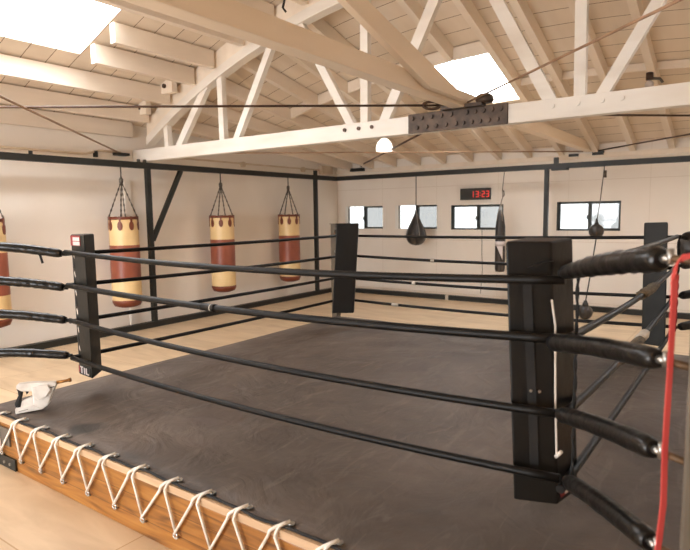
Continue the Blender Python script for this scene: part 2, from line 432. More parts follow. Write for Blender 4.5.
for i, x in enumerate(far):
    if -4.4 < x < -3.5:
        rafter(x, 6.42, 8.4, .21, .1, 'roof_rafter', 'cream rafter running down to the top edge of the far skylight', 'sloping rafters behind the truss')
        rafter(x, 10.4, 12.3, .21, .1, 'roof_rafter', 'cream rafter below the far skylight, running down to the back wall', 'sloping rafters behind the truss')
        continue
    rafter(x, 6.42, 12.3, .21, .1, 'roof_rafter', 'cream rafter sloping down to the back wall, %s from the left wall' % ordn[i], 'sloping rafters behind the truss')
# blocking between rafters
def blocking(y, dep, wd, who, xa, xb):
    k = 0
    for i in range(len(far)-1):
        a, b_ = far[i]+.05, far[i+1]-.05
        if not (xa < a < xb): continue
        A = [(a,y-wd/2,deck(a,y)-dep),(a,y+wd/2,deck(a,y)-dep),(a,y+wd/2,deck(a,y)-.01),(a,y-wd/2,deck(a,y)-.01)]
        B = [(b_,y-wd/2,deck(b_,y)-dep),(b_,y+wd/2,deck(b_,y)-dep),(b_,y+wd/2,deck(b_,y)-.01),(b_,y-wd/2,deck(b_,y)-.01)]
        tag(MB().loft(A, B).build('rafter_blocking', JOIST), 'short cream block between rafters %s, %s from the left' % (who, ordn[k]), 'blocking', 'blocking '+who); k += 1
blocking(8.43, .19, .06, 'before the far skylight', -7.3, -3.4)
blocking(9.6, .12, .05, 'halfway to the back wall', -3.3, 3)
for i, (px_, pz_) in enumerate(((-8.46, 1.79), (-7.78, 2.05))):
    bk_ = thing('bolted_block', (px_, 6.05, pz_), 'small cream block with a dark bolt beside the truss top chord, %s one' % ('lower', 'upper')[i], 'blocking')
    MB().box((px_-.24, 6.03, pz_-.11), (px_+.2, 6.13, pz_+.11)).build('block', JOIST, bk_, bevel=.005)
    MB().tube([(px_+.03,6.0,pz_),(px_+.03,6.03,pz_)], .035, 8).build('bolt', IRON, bk_)

# the bowed timber truss
tr = thing('roof_truss', (-9, YT, .95), 'white painted bowed timber truss with web struts crossing the room', 'truss')
MB().box((XL, YT, .95), (XR, YT+.14, 1.155)).build('bottom_chord', TRUSS, tr, bevel=.006)
lo, hi = MB(), MB()
xs = [XL+.42+(XR-XL-.84)*i/30 for i in range(31)]
for a, b_ in zip(xs, xs[1:]):
    za, zb = max(chord(a), 1.12), max(chord(b_), 1.12)
    lo.loft([(a,YT-.01,za),(a,YT+.15,za),(a,YT+.15,za+.14),(a,YT-.01,za+.14)], [(b_,YT-.01,zb),(b_,YT+.15,zb),(b_,YT+.15,zb+.14),(b_,YT-.01,zb+.14)], caps=False)
    hi.loft([(a,YT+.01,za+.145),(a,YT+.13,za+.145),(a,YT+.13,za+.40),(a,YT+.01,za+.40)], [(b_,YT+.01,zb+.145),(b_,YT+.13,zb+.145),(b_,YT+.13,zb+.40),(b_,YT+.01,zb+.40)], caps=False)
lo.build('top_chord', TRUSS, tr); hi.build('upper_lamination', JOIST, tr)
def web(a, b_, wd=.1):
    mb = MB(); p0, p1 = Vector((a[0],YT+.065,a[1])), Vector((b_[0],YT+.065,b_[1])); d = (p1-p0).normalized(); s_ = Vector((d.z,0,-d.x))*wd/2; t = Vector((0,.045,0))
    mb.loft([p0-s_-t, p0+s_-t, p0+s_+t, p0-s_+t], [p1-s_-t, p1+s_-t, p1+s_+t, p1-s_+t]).build('web_strut', TRUSS, tr)
for sg in (1, -1):
    c_ = -2.83
    X = lambda x: c_+sg*(x-c_)
    web((X(-8.08),1.13), (X(-8.1),chord(-8.1)+.05)); web((X(-7.8),1.13), (X(-7.08),chord(-7.08)+.05), .12)
    web((X(-6.75),1.13), (X(-6.77),chord(-6.77)+.05), .105); web((X(-6.46),1.13), (X(-5.64),chord(-5.64)+.05), .105)
    web((X(-4.34),1.13), (X(-5.2),chord(-5.2)+.05), .11); web((X(-4.137),1.13), (X(-4.12),chord(-4.12)+.05), .11)
    web((X(-3.85),1.13), (X(-2.98),chord(-2.98)-.02), .13)
sp = MB().box((-3.47, YT-.025, .945), (-2.25, YT, 1.17)).build('splice_plate', PLATE, tr, bevel=.004)
for i in range(5):
    for j in range(2):
        for sg in (0, 1):
            x = (-3.41+i*.125+.06*j) if sg == 0 else (-2.32-i*.1-.04*j)
            mb = MB().tube([(x,YT-.05,1.115-.11*j),(x,YT-.026,1.115-.11*j)], .026, 8); mb.build('bolt', PLATE, sp)
for x in (-4.42, -4.2, -4.0, -1.78, -1.53, -1.3, -1.12):
    MB().tube([(x,YT-.02,1.08),(x,YT-.001,1.08)], .024, 10).build('bolt', IRON if x < -3 else TRUSS, tr)

# longitudinal beam and sway brace
o = MB().box((-2.85, .2, 1.158), (-2.70, YB-.001, 1.325)).build('longitudinal_beam', BEAM, bevel=.008)
tag(o, 'thick cream timber beam running from overhead across the truss to the back wall', 'beam')
mb = MB()
q = [(2.0,2.12),(5.15,1.2),(5.95,1.195),(5.95,1.24),(2.0,2.20)]
mb.loft([(-2.695,y,z) for y, z in q], [(-2.625,y,z) for y, z in q])
o = mb.build('sway_brace', BEAM, bevel=.006)
tag(o, 'cream timber brace rising from the dark splice plate towards the viewer overhead', 'brace')
# node bracket that gathers the tie rods
nb = thing('rod_bracket', (-2.83, YT-.06, 1.17), 'dark steel bracket on top of the splice plate where the tie rods meet', 'bracket')
MB().box((-2.99, YT-.14, 1.157), (-2.50, YT-.01, 1.192)).build('base', PLATE, nb)
MB().lathe([(.085,0),(.1,.03),(.085,.08),(.04,.1)], (-2.50, YT-.05, 1.192), 14).build('rod_boss', PLATE, nb)

def rod(p0, p1, r, m_, label, eye=None, over=None):
    t = thing('tie_rod', p0, label, 'tie rod', 'steel tie rods under the roof')
    MB().tube([p0, p1], r, 8).build('rod', m_, t)
    if eye is not None:
        p0v, p1v = Vector(p0), Vector(p1); d = (p1v-p0v).normalized(); sd = d.cross(Vector((0,0,1))).normalized(); u = sd.cross(d)
        c_ = p0v+d*eye*.75
        pts = [c_+d*.10*math.cos(a)+u*.04*math.sin(a) for a in [2*math.pi*i/16 for i in range(17)]]
        MB().tube(pts, r*1.3, 8).build('turnbuckle', m_, t)
    return t
rod((-2.98,6.2,1.22), (-8.98,1.3,1.2), .013, IRON, 'dark iron tie rod running left from the splice plate, with a turnbuckle loop', eye=.2)
rod((-8.97,5.98,1.09), (-3.4,-.3,1.31), .014, ROD_PALE, 'pale tie rod crossing the top left corner down to the truss end')
rod((-2.7,6.2,1.22), (1.0,2.6,1.2), .011, ROD_PALE, 'brown tie rod rising to the top right corner past the truss struts')
rod((-2.86,12.2,1.16), (-8.95,6.5,1.12), .012, ROD_PALE, 'thin tie rod behind the truss, from back wall beam end towards the left wall')
rod((-8.2,12.25,1.2), (-2.95,6.45,1.14), .016, IRON, 'dark tie rod rising from the back left corner junction box to the truss', eye=.3)
rod((-2.6,12.25,1.16), (2.6,7.0,1.14), .012, IRON, 'dark thin tie rod running right from the beam end on the back wall')
rod((-2.45,6.5,1.1), (3.2,12.0,1.15), .012, IRON, 'dark thin tie rod passing under the truss towards the right edge')
hw = thing('rod_anchor', (-2.75, YB-.06, 1.12), 'black steel rod anchor at the beam end on the back wall', 'bracket')
MB().box((-2.70,YB-.12,1.08),(-2.5,YB-.002,1.16)).build('clamp', STEEL, hw); MB().box((-3.15,YB-.1,1.08),(-2.97,YB-.002,1.13)).build('clamp', STEEL, hw)

hw = thing('rod_anchor', (-8.9, 5.9, 1.07), 'black steel rod anchor at the left end of the roof truss', 'bracket')
MB().box((-8.998,5.86,1.04),(-8.86,6.1,1.085)).build('clamp', STEEL, hw); MB().box((-8.998,5.5,.99),(-8.95,5.56,1.09)).build('wall_lug', STEEL, hw)
# ------------------------------------------------------------------ wall services
cd = thing('electrical_conduit', (XL, 6, 1.0), 'thin cream conduit pipe along the left wall above the steel rail', 'conduit')
MB().tube([(XL+.03,.5,1.03),(XL+.03,5.35,1.03),(XL+.03,5.6,1.1),(XL+.03,6.0,1.1)], .018, 8).build('pipe', BOXG, cd)
MB().tube([(XL+.03,6.4,1.09),(XL+.03,12.1,1.09)], .018, 8).build('pipe', BOXG, cd)
for y in (8.9, 10.9):
    MB().tube([(XL+.001,y,1.07),(XL+.07,y,1.07)], .06, 12).build('round_box', BOXG, cd)
jb = thing('junction_box', (XL+.25, YB-.1, 1.1), 'cream square junction box at the back left corner above the rail', 'junction box')
MB().box((XL+.002, 11.55, 1.0), (XL+.12, 12.0, 1.2)).build('box_body', BOXG, jb, bevel=.01)
MB().box((XL+.5, YB-.14, 1.06), (XL+.9, YB-.052, 1.14)).build('clamp', STEEL, jb)
ps = thing('lamp_socket', (-1.35, 9.55, deck(-1.35,9.55)-.2), 'small bare lamp socket hanging under a rafter at top right', 'lamp')
zz = deck(-1.35,9.5)
MB().tube([(-1.35,9.5,zz-.2),(-1.35,9.5,zz-.30)], .05, 10).build('socket', IRON, ps)
MB().tube([(-1.35,9.5,zz-.28),(-1.22,9.5,zz-.3),(-1.18,9.5,zz-.36)], .02, 8).build('hook', CHAIN, ps)
MB().ball((-1.35,9.5,zz-.37), .06).build('bulb', LABELW, ps)
cbx = MB().tube([(-5.1,5.9,2.9),(-5.12,5.9,2.82),(-5.1,5.9,2.75),(-5.13,5.9,2.66),(-5.08,5.9,2.6)], .015, 8).build('dangling_cable', CLOTH, org=(-5.1,5.9,2.6))
tag(cbx, 'short black cable dangling from the roof boards behind the big beam', 'cable')

lp = thing('pendant_lamp', (-5.69, 9.3, 1.12), 'lit white dome pendant lamp hanging below the truss near the middle', 'lamp')
MB().lathe([(.03,.24),(.07,.22),(.125,.16),(.15,.09),(.153,.02),(.14,0)], (-5.69,9.3,1.14), 24).build('lamp_shade', LAMPG, lp)
MB().tube([(-5.69,9.3,1.42),(-5.69,9.3,deck(-5.69,9.3)-.0)], .008, 8).build('cord', WHITE, lp)
MB().lathe([(.045,0),(.04,.06),(.015,.09)], (-5.69,9.3,1.375), 12).build('cap', CHROME, lp)

# ------------------------------------------------------------------ steel rig for the bags
SX, SY, SZ = -8.63, 11.78, .87
rg = thing('steel_bag_rig', (SX, 6.27, ZF), 'black square steel frame of posts and rails around the left and back walls', 'frame')
h = .05
MB().box((SX-h, .6, SZ-h), (SX+h, SY+h, SZ+h)).build('top_rail', STEEL, rg)
MB().box((SX+h, SY-h, SZ-h), (XR-.02, SY+h, SZ+h)).build('top_rail', STEEL, rg)
MB().box((SX-h, .6, ZF), (SX+h, SY+h, ZF+.1)).build('floor_rail', STEEL, rg)
MB().box((SX+h, SY-h, ZF), (XR-.02, SY+h, ZF+.1)).build('floor_rail', STEEL, rg)
for (x, y) in ((SX, 1.6), (SX, 6.27), (SX, 10.95), (-3.435, SY), (.9, SY)):
    MB().box((x-.04, y-.04, ZF+.1), (x+.04, y+.04, SZ-h)).build('post', STEEL, rg)
MB().beam((SX, 6.98, SZ-.05), (SX, 6.31, -.42), .07, .07, up=(1,0,0)).build('brace', STEEL, rg)
MB().box((SX-.035, 10.92, SZ+h), (SX+.035, 10.99, SZ+.16)).build('rail_stub', STEEL, rg)
MB().box((-3.3, SY-.03, SZ+h), (-3.22, SY+.04, SZ+.17)).build('rail_stub', STEEL, rg)
MB().box((-3.3, SY-.2, SZ-.09), (-3.0, SY-.05, SZ-h)).build('rail_bracket', STEEL, rg)
for y in (4.3, 6.1, 6.22):
    MB().tube([(SX,y,SZ+h),(SX,y,SZ+h+.05)], .03, 8).build('bolt', CHAIN if y > 5 else STEEL, rg)
MB().box((-5.6, SY-.055, ZF+.0), (-5.53, SY+.055, ZF+.105)).build('tape_wrap', TAPE, rg)

def chain(mb, p0, p1, r=.011, n=None):
    p0, p1 = Vector(p0), Vector(p1); L_ = (p1-p0).length; n = n or max(3, int(L_/.045))
    d = (p1-p0).normalized(); sd = d.cross(Vector((.3,.9,.1))).normalized(); u = sd.cross(d)
    for i in range(n):
        c_ = p0+(p1-p0)*((i+.5)/n); a = (sd if i % 2 else u)*r; h_ = d*(L_/n*.62)
        b_ = (u if i % 2 else sd)*r*.35
        mb.loft([c_-h_-a*.6-b_, c_-h_+a*.6-b_, c_-h_+a*.6+b_, c_-h_-a*.6+b_], [c_-a-b_, c_+a-b_, c_+a+b_, c_-a+b_], caps=True)
        mb.loft([c_-a-b_, c_+a-b_, c_+a+b_, c_-a+b_], [c_+h_-a*.6-b_, c_+h_+a*.6-b_, c_+h_+a*.6+b_, c_+h_-a*.6+b_], caps=True)
    return mb

def heavy_bag(x, y, label, ph=0):
    r = .235; zt = .0; zb = -1.52
    t = thing('heavy_bag', (x, y, zb), label, 'punching bag', 'leather heavy bags on the left wall rail')
    MB().lathe([(r*.2,zt-.02),(r*.93,zt-.02),(r*.98,zt-.06),(r,zt-.2),(r,zt-.7),(r*1.02,zt-1.2),(r*1.0,zb+.12),(r*.85,zb+.04),(r*.4,zb+.012)], (x,y,0), 32).build('bag_shell', CREAM, t)
    MB().lathe([(r*1.005,-.47),(r*1.02,-.48),(r*1.02,-1.05),(r*1.025,-1.06)], (x,y,0), 32).build('middle_band', RUST, t)
    MB().lathe([(r*1.03,zb+.13),(r*1.02,zb+.09),(r*.9,zb+.03),(r*.5,zb+.0),(.01,zb)], (x,y,0), 32).build('base_cap', BROWN, t)
    MB().lathe([(r*.9,.0),(r*.99,.0),(r*1.0,-.045),(r*.9,-.05)], (x,y,0), 32).build('top_rim', BROWN, t)
    for k in range(8):
        a = 2*math.pi*(k+.5)/8+ph; cx, cy = math.cos(a), math.sin(a)
        mb = MB(); tn = Vector((-cy,cx,0)); nn = Vector((cx,cy,0)); c_ = Vector((x,y,-.15))+nn*(r*.99)
        pts = [c_+tn*.042*math.cos(q)+Vector((0,0,.075*math.sin(q)))-nn*.005*abs(math.cos(q)) for q in [2*math.pi*i/14 for i in range(14)]]
        mb.loft(pts, [p+nn*.014 for p in pts])
        mb.beam(c_+Vector((0,0,.05)), c_+Vector((0,0,.155)), .03, .025, up=nn)
        mb.build('strap_patch', BROWN, t)
    for k in range(4):
        a = 2*math.pi*(k+.5)/4+ph
        chain(MB(), (x+r*.95*math.cos(a), y+r*.95*math.sin(a), -.0), (x+.01*math.cos(a), y+.01*math.sin(a), .56), .014).build('chain', CHAIN, t)
    MB().lathe([(.02,.54),(.035,.57),(.035,.62),(.015,.65)], (x,y,0), 10).build('swivel', CHAIN, t)
    MB().tube([(x,y,.64),(x,y,SZ-h)], .012, 8).build('hanger', CHAIN, t)
    return t
b0 = heavy_bag(SX, 5.75, 'tan and rust leather heavy bag hanging just left of the braced black post', .35)
for y, lb in ((3.62, 'tan and rust heavy bag cut off by the left edge of the picture'),
              (7.94, 'tan and rust heavy bag hanging just right of the braced black post'),
              (9.96, 'tan and rust heavy bag hanging nearest to the back left corner')):
    c_ = copy_thing(b0, (SX, y, -1.52)); c_['label'] = lb

# bags on the back rail
def hang(x, z0, z1, r=.007): return MB().tube([(x,SY,z1),(x,SY,z0)], r, 6)
tb = thing('teardrop_bag', (-6.365, SY, -.74), 'black teardrop punching bag hanging in front of the second window', 'punching bag')
prof = [(.02,-.75),(.11,-.73),(.18,-.68),(.22,-.61),(.23,-.53),(.21,-.44),(.165,-.33),(.11,-.22),(.065,-.12),(.035,-.06)]
MB().lathe(prof, (-6.365,SY,0), 24).build('bag_body', BLACKL, tb)
for k in range(6):
    a = 2*math.pi*k/6+.3
    MB().tube([(-6.365+(r_+.008)*math.cos(a), SY+(r_+.008)*math.sin(a), z) for r_, z in prof[4:]]+[(-6.365,SY,.08)], .009, 6).build('strap', GREYL if k % 2 else BLACKL, tb)
hang(-6.365, .07, SZ-h, .01).build('cord', IRON, tb)
sb = thing('slim_bag', (-4.37, SY, -1.27), 'slim black cylindrical bag with pale patch hanging by the third window', 'punching bag')
MB().lathe([(.02,-1.27),(.09,-1.26),(.105,-1.2),(.105,-.5),(.1,-.3),(.075,-.12),(.045,-.0),(.02,.03)], (-4.37,SY,0), 20).build('bag_body', BLACKL, sb)
MB().lathe([(.108,-.72),(.108,-.62)], (-4.37,SY,0), 20).build('pale_band', LABELW, sb)
mb = MB(); mb.loft([(-4.40,SY-.11,-.72),(-4.28,SY-.085,-.72),(-4.28,SY-.085,-1.0)], [(-4.40,SY-.125,-.72),(-4.28,SY-.10,-.72),(-4.28,SY-.10,-1.0)]); mb.build('pale_flag', LABELW, sb)
for s_ in (-.06, .06):
    MB().tube([(-4.37+s_,SY-.05,-.2),(-4.37+s_*.7,SY-.04,-.05),(-4.37,SY,.16)], .012, 6).build('strap', GREYL, sb)
MB().tube([(-4.37,SY,.15),(-4.33,SY,.3),(-4.34,SY,.42),(-4.30,SY,SZ-h)], .009, 6).build('cord', CHAIN, sb)
MB().tube([(-4.335,SY,.30),(-4.30,SY,.34),(-4.31,SY,.42),(-4.34,SY,.45)], .014, 6).build('carabiner', CHAIN, sb)

db = thing('double_end_ball', (-2.40, 11.4, -.38), 'small black ball bag on cords in front of the right hand window', 'punching bag')
MB().ball((-2.40,11.4,-.385), .135, 20).build('ball_body', BLACKL, db)
MB().lathe([(.05,-.27),(.03,-.22),(.015,-.15)], (-2.40,11.4,0), 10).build('neck', BLACKL, db)
MB().tube([(-2.40,11.4,-.22),(-2.38,11.55,.2),(-2.372,SY,SZ-h)], .009, 6).build('upper_cord', CHAIN, db)
MB().tube([(-2.36,SY,SZ-.26),(-2.36,SY,SZ-.13)], .03, 8).build('pulley', CHAIN, db)
MB().tube([(-2.40,11.4,-.52),(-2.42,11.1,-1.2),(-2.43,10.85,-1.64)], .011, 6).build('lower_cord', CLOTH, db)
fb = thing('floor_weight_ball', (-2.43, 10.85, ZF), 'small black ball weight on the floor at the end of the ball bag cord', 'weight')
MB().ball((-2.43,10.85,ZF+.13), .13, 18).build('ball_body', BLACKL, fb)
MB().lathe([(.06,.24),(.05,.28),(.025,.34)], (-2.43,10.85,ZF), 10).build('neck', BLACKL, fb)
rb = thing('round_bag', (-.60, 8.0, -.62), 'round dark bag half hidden at the right edge above the red band', 'punching bag')
MB().ball((-.60,8.0,-.455), .17, 20, 1.1).build('ball_body', BLACKL, rb)
MB().tube([(-.60,8.0,-.28),(-.60,8.0,deck(-.6,8.0))], .008, 6).build('cord', CLOTH, rb)

# wall clock
ck = thing('digital_clock', (-5.15, YB-.1, .27), 'black digital wall clock with red digits above the third window', 'clock')
cx0, cx1, cz0, cz1 = -5.5, -4.8, .27, .525
MB().box((cx0, YB-.09, cz0), (cx1, YB-.001, cz1)).build('clock_case', CLOCKB, ck, bevel=.008)
SEG = {'1':'bc','2':'abged','3':'abgcd'}
def digit(ch, x, z, w_, h_, t):
    mb = MB(); y0, y1 = YB-.097, YB-.089
    P = {'a':((x,z+h_-t),(x+w_,z+h_)),'g':((x,z+h_/2-t/2),(x+w_,z+h_/2+t/2)),'d':((x,z),(x+w_,z+t)),
         'b':((x+w_-t,z+h_/2),(x+w_,z+h_)),'c':((x+w_-t,z),(x+w_,z+h_/2)),'f':((x,z+h_/2),(x+t,z+h_)),'e':((x,z),(x+t,z+h_/2))}
    for k in SEG[ch]:
        (a, b1), (c1, d1) = P[k]; mb.box((a,y0,b1), (c1,y1,d1))
    mb.build('digit', LED, ck)
zd = cz0+.055
for ch, x in (('1', -5.235), ('3', -5.12), ('2', -4.98), ('3', -4.88)):
    digit(ch, x, zd, .065, .135, .017)
MB().box((-5.03,YB-.097,zd+.03),(-5.013,YB-.089,zd+.047)).box((-5.03,YB-.097,zd+.085),(-5.013,YB-.089,zd+.102)).build('colon', LED, ck)
wc = MB().tube([(-5.0,YB-.01,-.41),(-5.0,YB-.01,-.9),(-4.98,YB-.01,-1.3),(-5.02,YB-.01,-1.84)], .008, 6).build('wall_cable', GREYL, org=(-5,YB-.01,-1.84))
tag(wc, 'thin pale cable running down the wall below the third window', 'cable')

# ------------------------------------------------------------------ the ring
PX0, PX1, PY0, PY1, PZ = -5.09, -.08, 2.0, 6.93, -1.545
pf = thing('ring_platform', (-2.6, 4.4, ZF), 'low varnished timber platform under the boxing ring', 'platform')
MB().box((PX0, PY0, ZF), (PX1, PY0+.14, PZ-.045)).build('side_timber', PINE, pf, bevel=.008)
MB().box((PX0, PY1-.14, ZF), (PX1, PY1, PZ-.045)).build('side_timber', PINE, pf)
MB().box((PX0, PY0+.14, ZF), (PX0+.14, PY1-.14, PZ-.045)).build('side_timber', PINE, pf)
MB().box((PX1-.14, PY0+.14, ZF), (PX1, PY1-.14, PZ-.045)).build('side_timber', PINE, pf)
MB().box((PX0, PY0-.004, PZ-.045), (PX1, PY1, PZ)).build('deck_board', PLYEDGE, pf)
g1 = MB().box((-4.95, PY0-.014, -1.76), (-4.62, PY0-.0, -1.62)).build('grey_plate', mat('grey_steel_plate', (92, 88, 80), (110, 104, 96), .45, .6), pf)
g2 = MB().box((-4.95, PY0-.016, -1.94), (-4.55, PY0-.0, -1.85)).build('black_plate', STEEL, pf)
for x, z, p_ in ((-4.70,-1.73,g1),(-4.82,-1.66,g1),(-4.63,-1.9,g2),(-4.72,-1.9,g2),(-4.83,-1.9,g2)):
    MB().tube([(x,PY0-.024,z),(x,PY0-.013,z)], .012, 8).build('screw', CHROME, p_)

# canvas: slightly wavy near edge
cv = MB(); nx, ny = 60, 40
pts = []
for j in range(ny+1):
    for i in range(nx+1):
        x = PX0+.02+(PX1-PX0-.03)*i/nx; y = PY0+.018+(PY1-PY0-.028)*j/ny
        if j == 0: y += .008*math.sin(x*10.5+.6)+.004*math.sin(x*23)
        z = PZ+.012+.003*math.sin(x*2.1+y*1.7)+.002*math.sin(x*5-y*3)
        if j == 0: z = PZ+.006
        pts.append((x,y,z))
cv.add(pts, [(j*(nx+1)+i, j*(nx+1)+i+1, (j+1)*(nx+1)+i+1, (j+1)*(nx+1)+i) for j in range(ny) for i in range(nx)], True)
cvo = cv.build('ring_canvas', CANVAS)
md = cvo.modifiers.new('solid', 'SOLIDIFY'); md.thickness = .006; md.offset = -1
tag(cvo, 'worn grey brown canvas covering the boxing ring floor', 'canvas')
eb = MB().tube([(PX0+.02+(PX1-PX0-.03)*i/120, PY0+.016+.008*math.sin((PX0+.02+(PX1-PX0-.03)*i/120)*10.5+.6)+.004*math.sin((PX0+.02+(PX1-PX0-.03)*i/120)*23), PZ+.010) for i in range(121)], .008, 6)
eb.build('hem', CLOTH, cvo, org=(0,0,-FZ))

# lacing: rope zigzag between canvas eyelets and screw eyes
tops = [-4.76+.295*i for i in range(16)]
bots = [-4.745+.303*i for i in range(16)]
tops = [-4.75, -4.459, -4.162, -3.863, -3.574, -3.288, -2.973, -2.661, -2.381, -2.097, -1.808, -1.509, -1.21, -.91, -.61, -.31]
bots = [-4.751, -4.445, -4.15, -3.851, -3.538, -3.231, -2.942, -2.631, -2.335, -2.04, -1.745, -1.45, -1.15, -.85, -.55, -.25]
lc = thing('lacing_rope', (-4.75, PY0, -1.83), 'cream lacing rope zigzagging between the canvas edge and the timber side', 'rope')
yy = PY0-.02
for k in range(16):
    tx, bx = tops[k], bots[k]
    pts = [(bx+.004, yy, -1.815), (tx-.045, yy-.004, PZ-.03), (tx-.04, PY0-.008, PZ+.004), (tx-.03, PY0+.012, PZ+.02), (tx-.005, PY0+.045, PZ+.024)]
    MB().tube(pts, .0085, 8).build('rope_strand', LACE, lc)
    if k+1 < 16:
        nx_ = tops[k+1]
        pts = [(bx-.004, yy-.004, -1.815), (nx_-.095, yy-.002, PZ-.045), (nx_-.085, yy+.002, PZ-.015), (nx_-.055, PY0-.006, PZ+.01), (nx_-.005, PY0+.05, PZ+.03)]
        MB().tube(pts, .0085, 8).build('rope_strand', LACE, lc)
for k in range(16):
    bx, tx = bots[k], tops[k]
    c_ = Vector((bx, PY0-.012, -1.828))
    MB().tube([c_+Vector((.02*math.cos(a),-.008,.016*math.sin(a))) for a in [2*math.pi*i/10 for i in range(11)]], .006, 6).tube([c_+Vector((0,.014,-.016)), c_+Vector((0,-.008,-.016))], .008, 6).build('screw_eye', CHROME, pf)
    MB().tube([(tx,PY0+.05,PZ+.014),(tx,PY0+.05,PZ+.022)], .018, 10).build('eyelet', CHROME, cvo, org=(0,0,-FZ))

# ring posts
posts = {'near right': (-.085, 1.9), 'left': (-5.19, 1.94), 'far': (-5.15, 6.99), 'right': (-.03, 7.0)}
desc = {'near right': 'blurred square ring post at the right edge of the picture, nearest the viewer',
        'left': 'square ring post past the left edge of the picture', 'far': 'dark ring post behind the far corner pad',
        'right': 'square ring post behind the right corner of the ring'}
POSTM = mat('post_paint', (84, 74, 62), (98, 88, 74), .5, .2)
for k, (x, y) in posts.items():
    t = thing('ring_post', (x, y, ZF), desc[k], 'ring post', 'corner posts of the boxing ring')
    MB().box((x-.05,y-.05,ZF+.015), (x+.05,y+.05,-.155)).build('post_tube', POSTM, t, bevel=.008)
    MB().box((x-.058,y-.058,-.155), (x+.058,y+.058,-.145)).build('top_cap', POSTM, t)
    MB().box((x-.065,y-.065,ZF), (x+.065,y+.065,ZF+.015)).build('base_plate', POSTM, t)

LV = [-.29, -.572, -.872, -1.185]
names = ['top', 'second', 'third', 'bottom']
# corner pads: footprint, top z, lean of the bottom
pads = {
 'left': ([(-4.70,2.625),(-4.453,2.60),(-4.62,2.79),(-4.75,2.78)], (0,0), [-.14,-.14,-.14,-.14], -1.345, 'black corner pad with white labels at the left corner of the ring'),
 'near right': ([(-.938,2.59),(-.748,2.655),(-.708,2.87),(-.92,2.82)], (.055,.015), [-.137,-.137,-.128,-.128], -1.375, 'large black corner pad in the foreground right, wrapped by the ropes'),
 'far': ([(-4.51,6.16),(-4.27,6.32),(-4.35,6.45),(-4.59,6.29)], (-.065,-.045), [-.128]*4, -1.325, 'flat black corner pad at the far corner of the ring'),
 'right': ([(-.885,6.25),(-.675,6.20),(-.69,6.36),(-.90,6.41)], (.02,.0), [-.122,-.115,-.24,-.24], -1.32, 'dark green black corner pad at the right corner of the ring'),
}
pad_o = {}
for k, (fp, ln, zt, zb, lb) in pads.items():
    cx = sum(p[0] for p in fp)/4; cy = sum(p[1] for p in fp)/4
    t = thing('corner_pad', (cx, cy, zb), lb, 'corner pad', 'corner pads of the boxing ring'); pad_o[k] = t
    mb = MB(); rows = 7 if k == 'near right' else 1
    prev = None
    for i in range(rows+1):
        s_ = i/rows
        ring = [Vector((p[0]+ln[0]*(1-s_), p[1]+ln[1]*(1-s_), zb+(z-zb)*s_)) for p, z in zip(fp, zt)]
        if prev: mb.loft(prev, ring, caps=False)
        else: mb.add(ring, [(0,3,2,1)])
        prev = ring
    mb.add(prev, [(0,1,2,3)])
    o = mb.build('cushion', PADFRONT if k in ('left','right') else VINYL, t)
    bm = bmesh.new(); bm.from_mesh(o.data); bmesh.ops.remove_doubles(bm, verts=bm.verts, dist=1e-5); bmesh.ops.recalc_face_normals(bm, faces=bm.faces); bm.to_mesh(o.data); bm.free()
    md = o.modifiers.new('bevel', 'BEVEL'); md.width = .009; md.segments = 3; md.limit_method = 'ANGLE'
    for p in o.data.polygons: p.use_smooth = False

# labels on the left pad's side (face between footprint corners 0 and 1)
t = pad_o['left']; A = Vector((-4.70,2.625,0)); B = Vector((-4.453,2.60,0)); nrm = Vector((-.1,-.99,0)).normalized()
def on_face(u, z, off): return A+(B-A)*u+Vector((0,0,z))+nrm*off
def patch(mb, u0, u1, z0, z1, o0=.001, o1=.004):
    return mb.loft([on_face(u0,z0,o0),on_face(u1,z0,o0),on_face(u1,z1,o0),on_face(u0,z1,o0)], [on_face(u0,z0,o1),on_face(u1,z0,o1),on_face(u1,z1,o1),on_face(u0,z1,o1)])
lr = patch(MB(), .02, .72, -.235, -.15).build('top_label', LABELR, t)
mb = MB()
for i in range(4):
    for j in range(2): patch(mb, .2+.125*i, .31+.125*i, -.23+.036*j, -.2+.036*j, .004, .006)
mb.build('label_print', LABELW, lr)
lr = patch(MB(), .04, .9, -1.335, -1.26).build('bottom_label', CLOTH, t)
mb = MB()
patch(mb, .22,.30,-1.325,-1.27,.004,.006); patch(mb, .16,.36,-1.275,-1.265,.004,.006)
patch(mb, .42,.50,-1.325,-1.27,.004,.006); patch(mb, .56,.64,-1.325,-1.27,.004,.006); patch(mb, .64,.78,-1.325,-1.313,.004,.006)
mb.build('label_print', LABELW, lr)
patch(MB(), .04, .14, -1.32, -1.262, .004, .006).build('red_mark', LABELR, lr)

# near pad: strap, white cord, studs, tag
t = pad_o['near right']
def npt(u, z, off=0):      # point on the camera-facing side; u 0..1 left to right
    s_ = (z+1.375)/1.232; a = Vector((-.938,2.59,0)); b_ = Vector((-.748,2.655,0)); d = (b_-a); nn = Vector((d.y,-d.x,0)).normalized()
    p = a+d*u+Vector((.055,.015,0))*(1-s_); return Vector((p.x,p.y,z))+nn*off
def strip(mb, path, wd, o0=.002, o1=.01):
    for (u0, z0), (u1, z1) in zip(path, path[1:]):
        mb.loft([npt(u0-wd,z0,o0),npt(u0+wd,z0,o0),npt(u0+wd,z0,o1),npt(u0-wd,z0,o1)], [npt(u1-wd,z1,o0),npt(u1+wd,z1,o0),npt(u1+wd,z1,o1),npt(u1-wd,z1,o1)])
    return mb
s1 = strip(MB(), [(.46,-.30),(.47,-.6),(.5,-.9),(.5,-1.22)], .1).build('strap', CLOTH, t)
for u in (.47, .66): MB().tube([npt(u,-.83,.008), npt(u,-.83,.016)], .007, 8).build('stud', CHROME, s1)
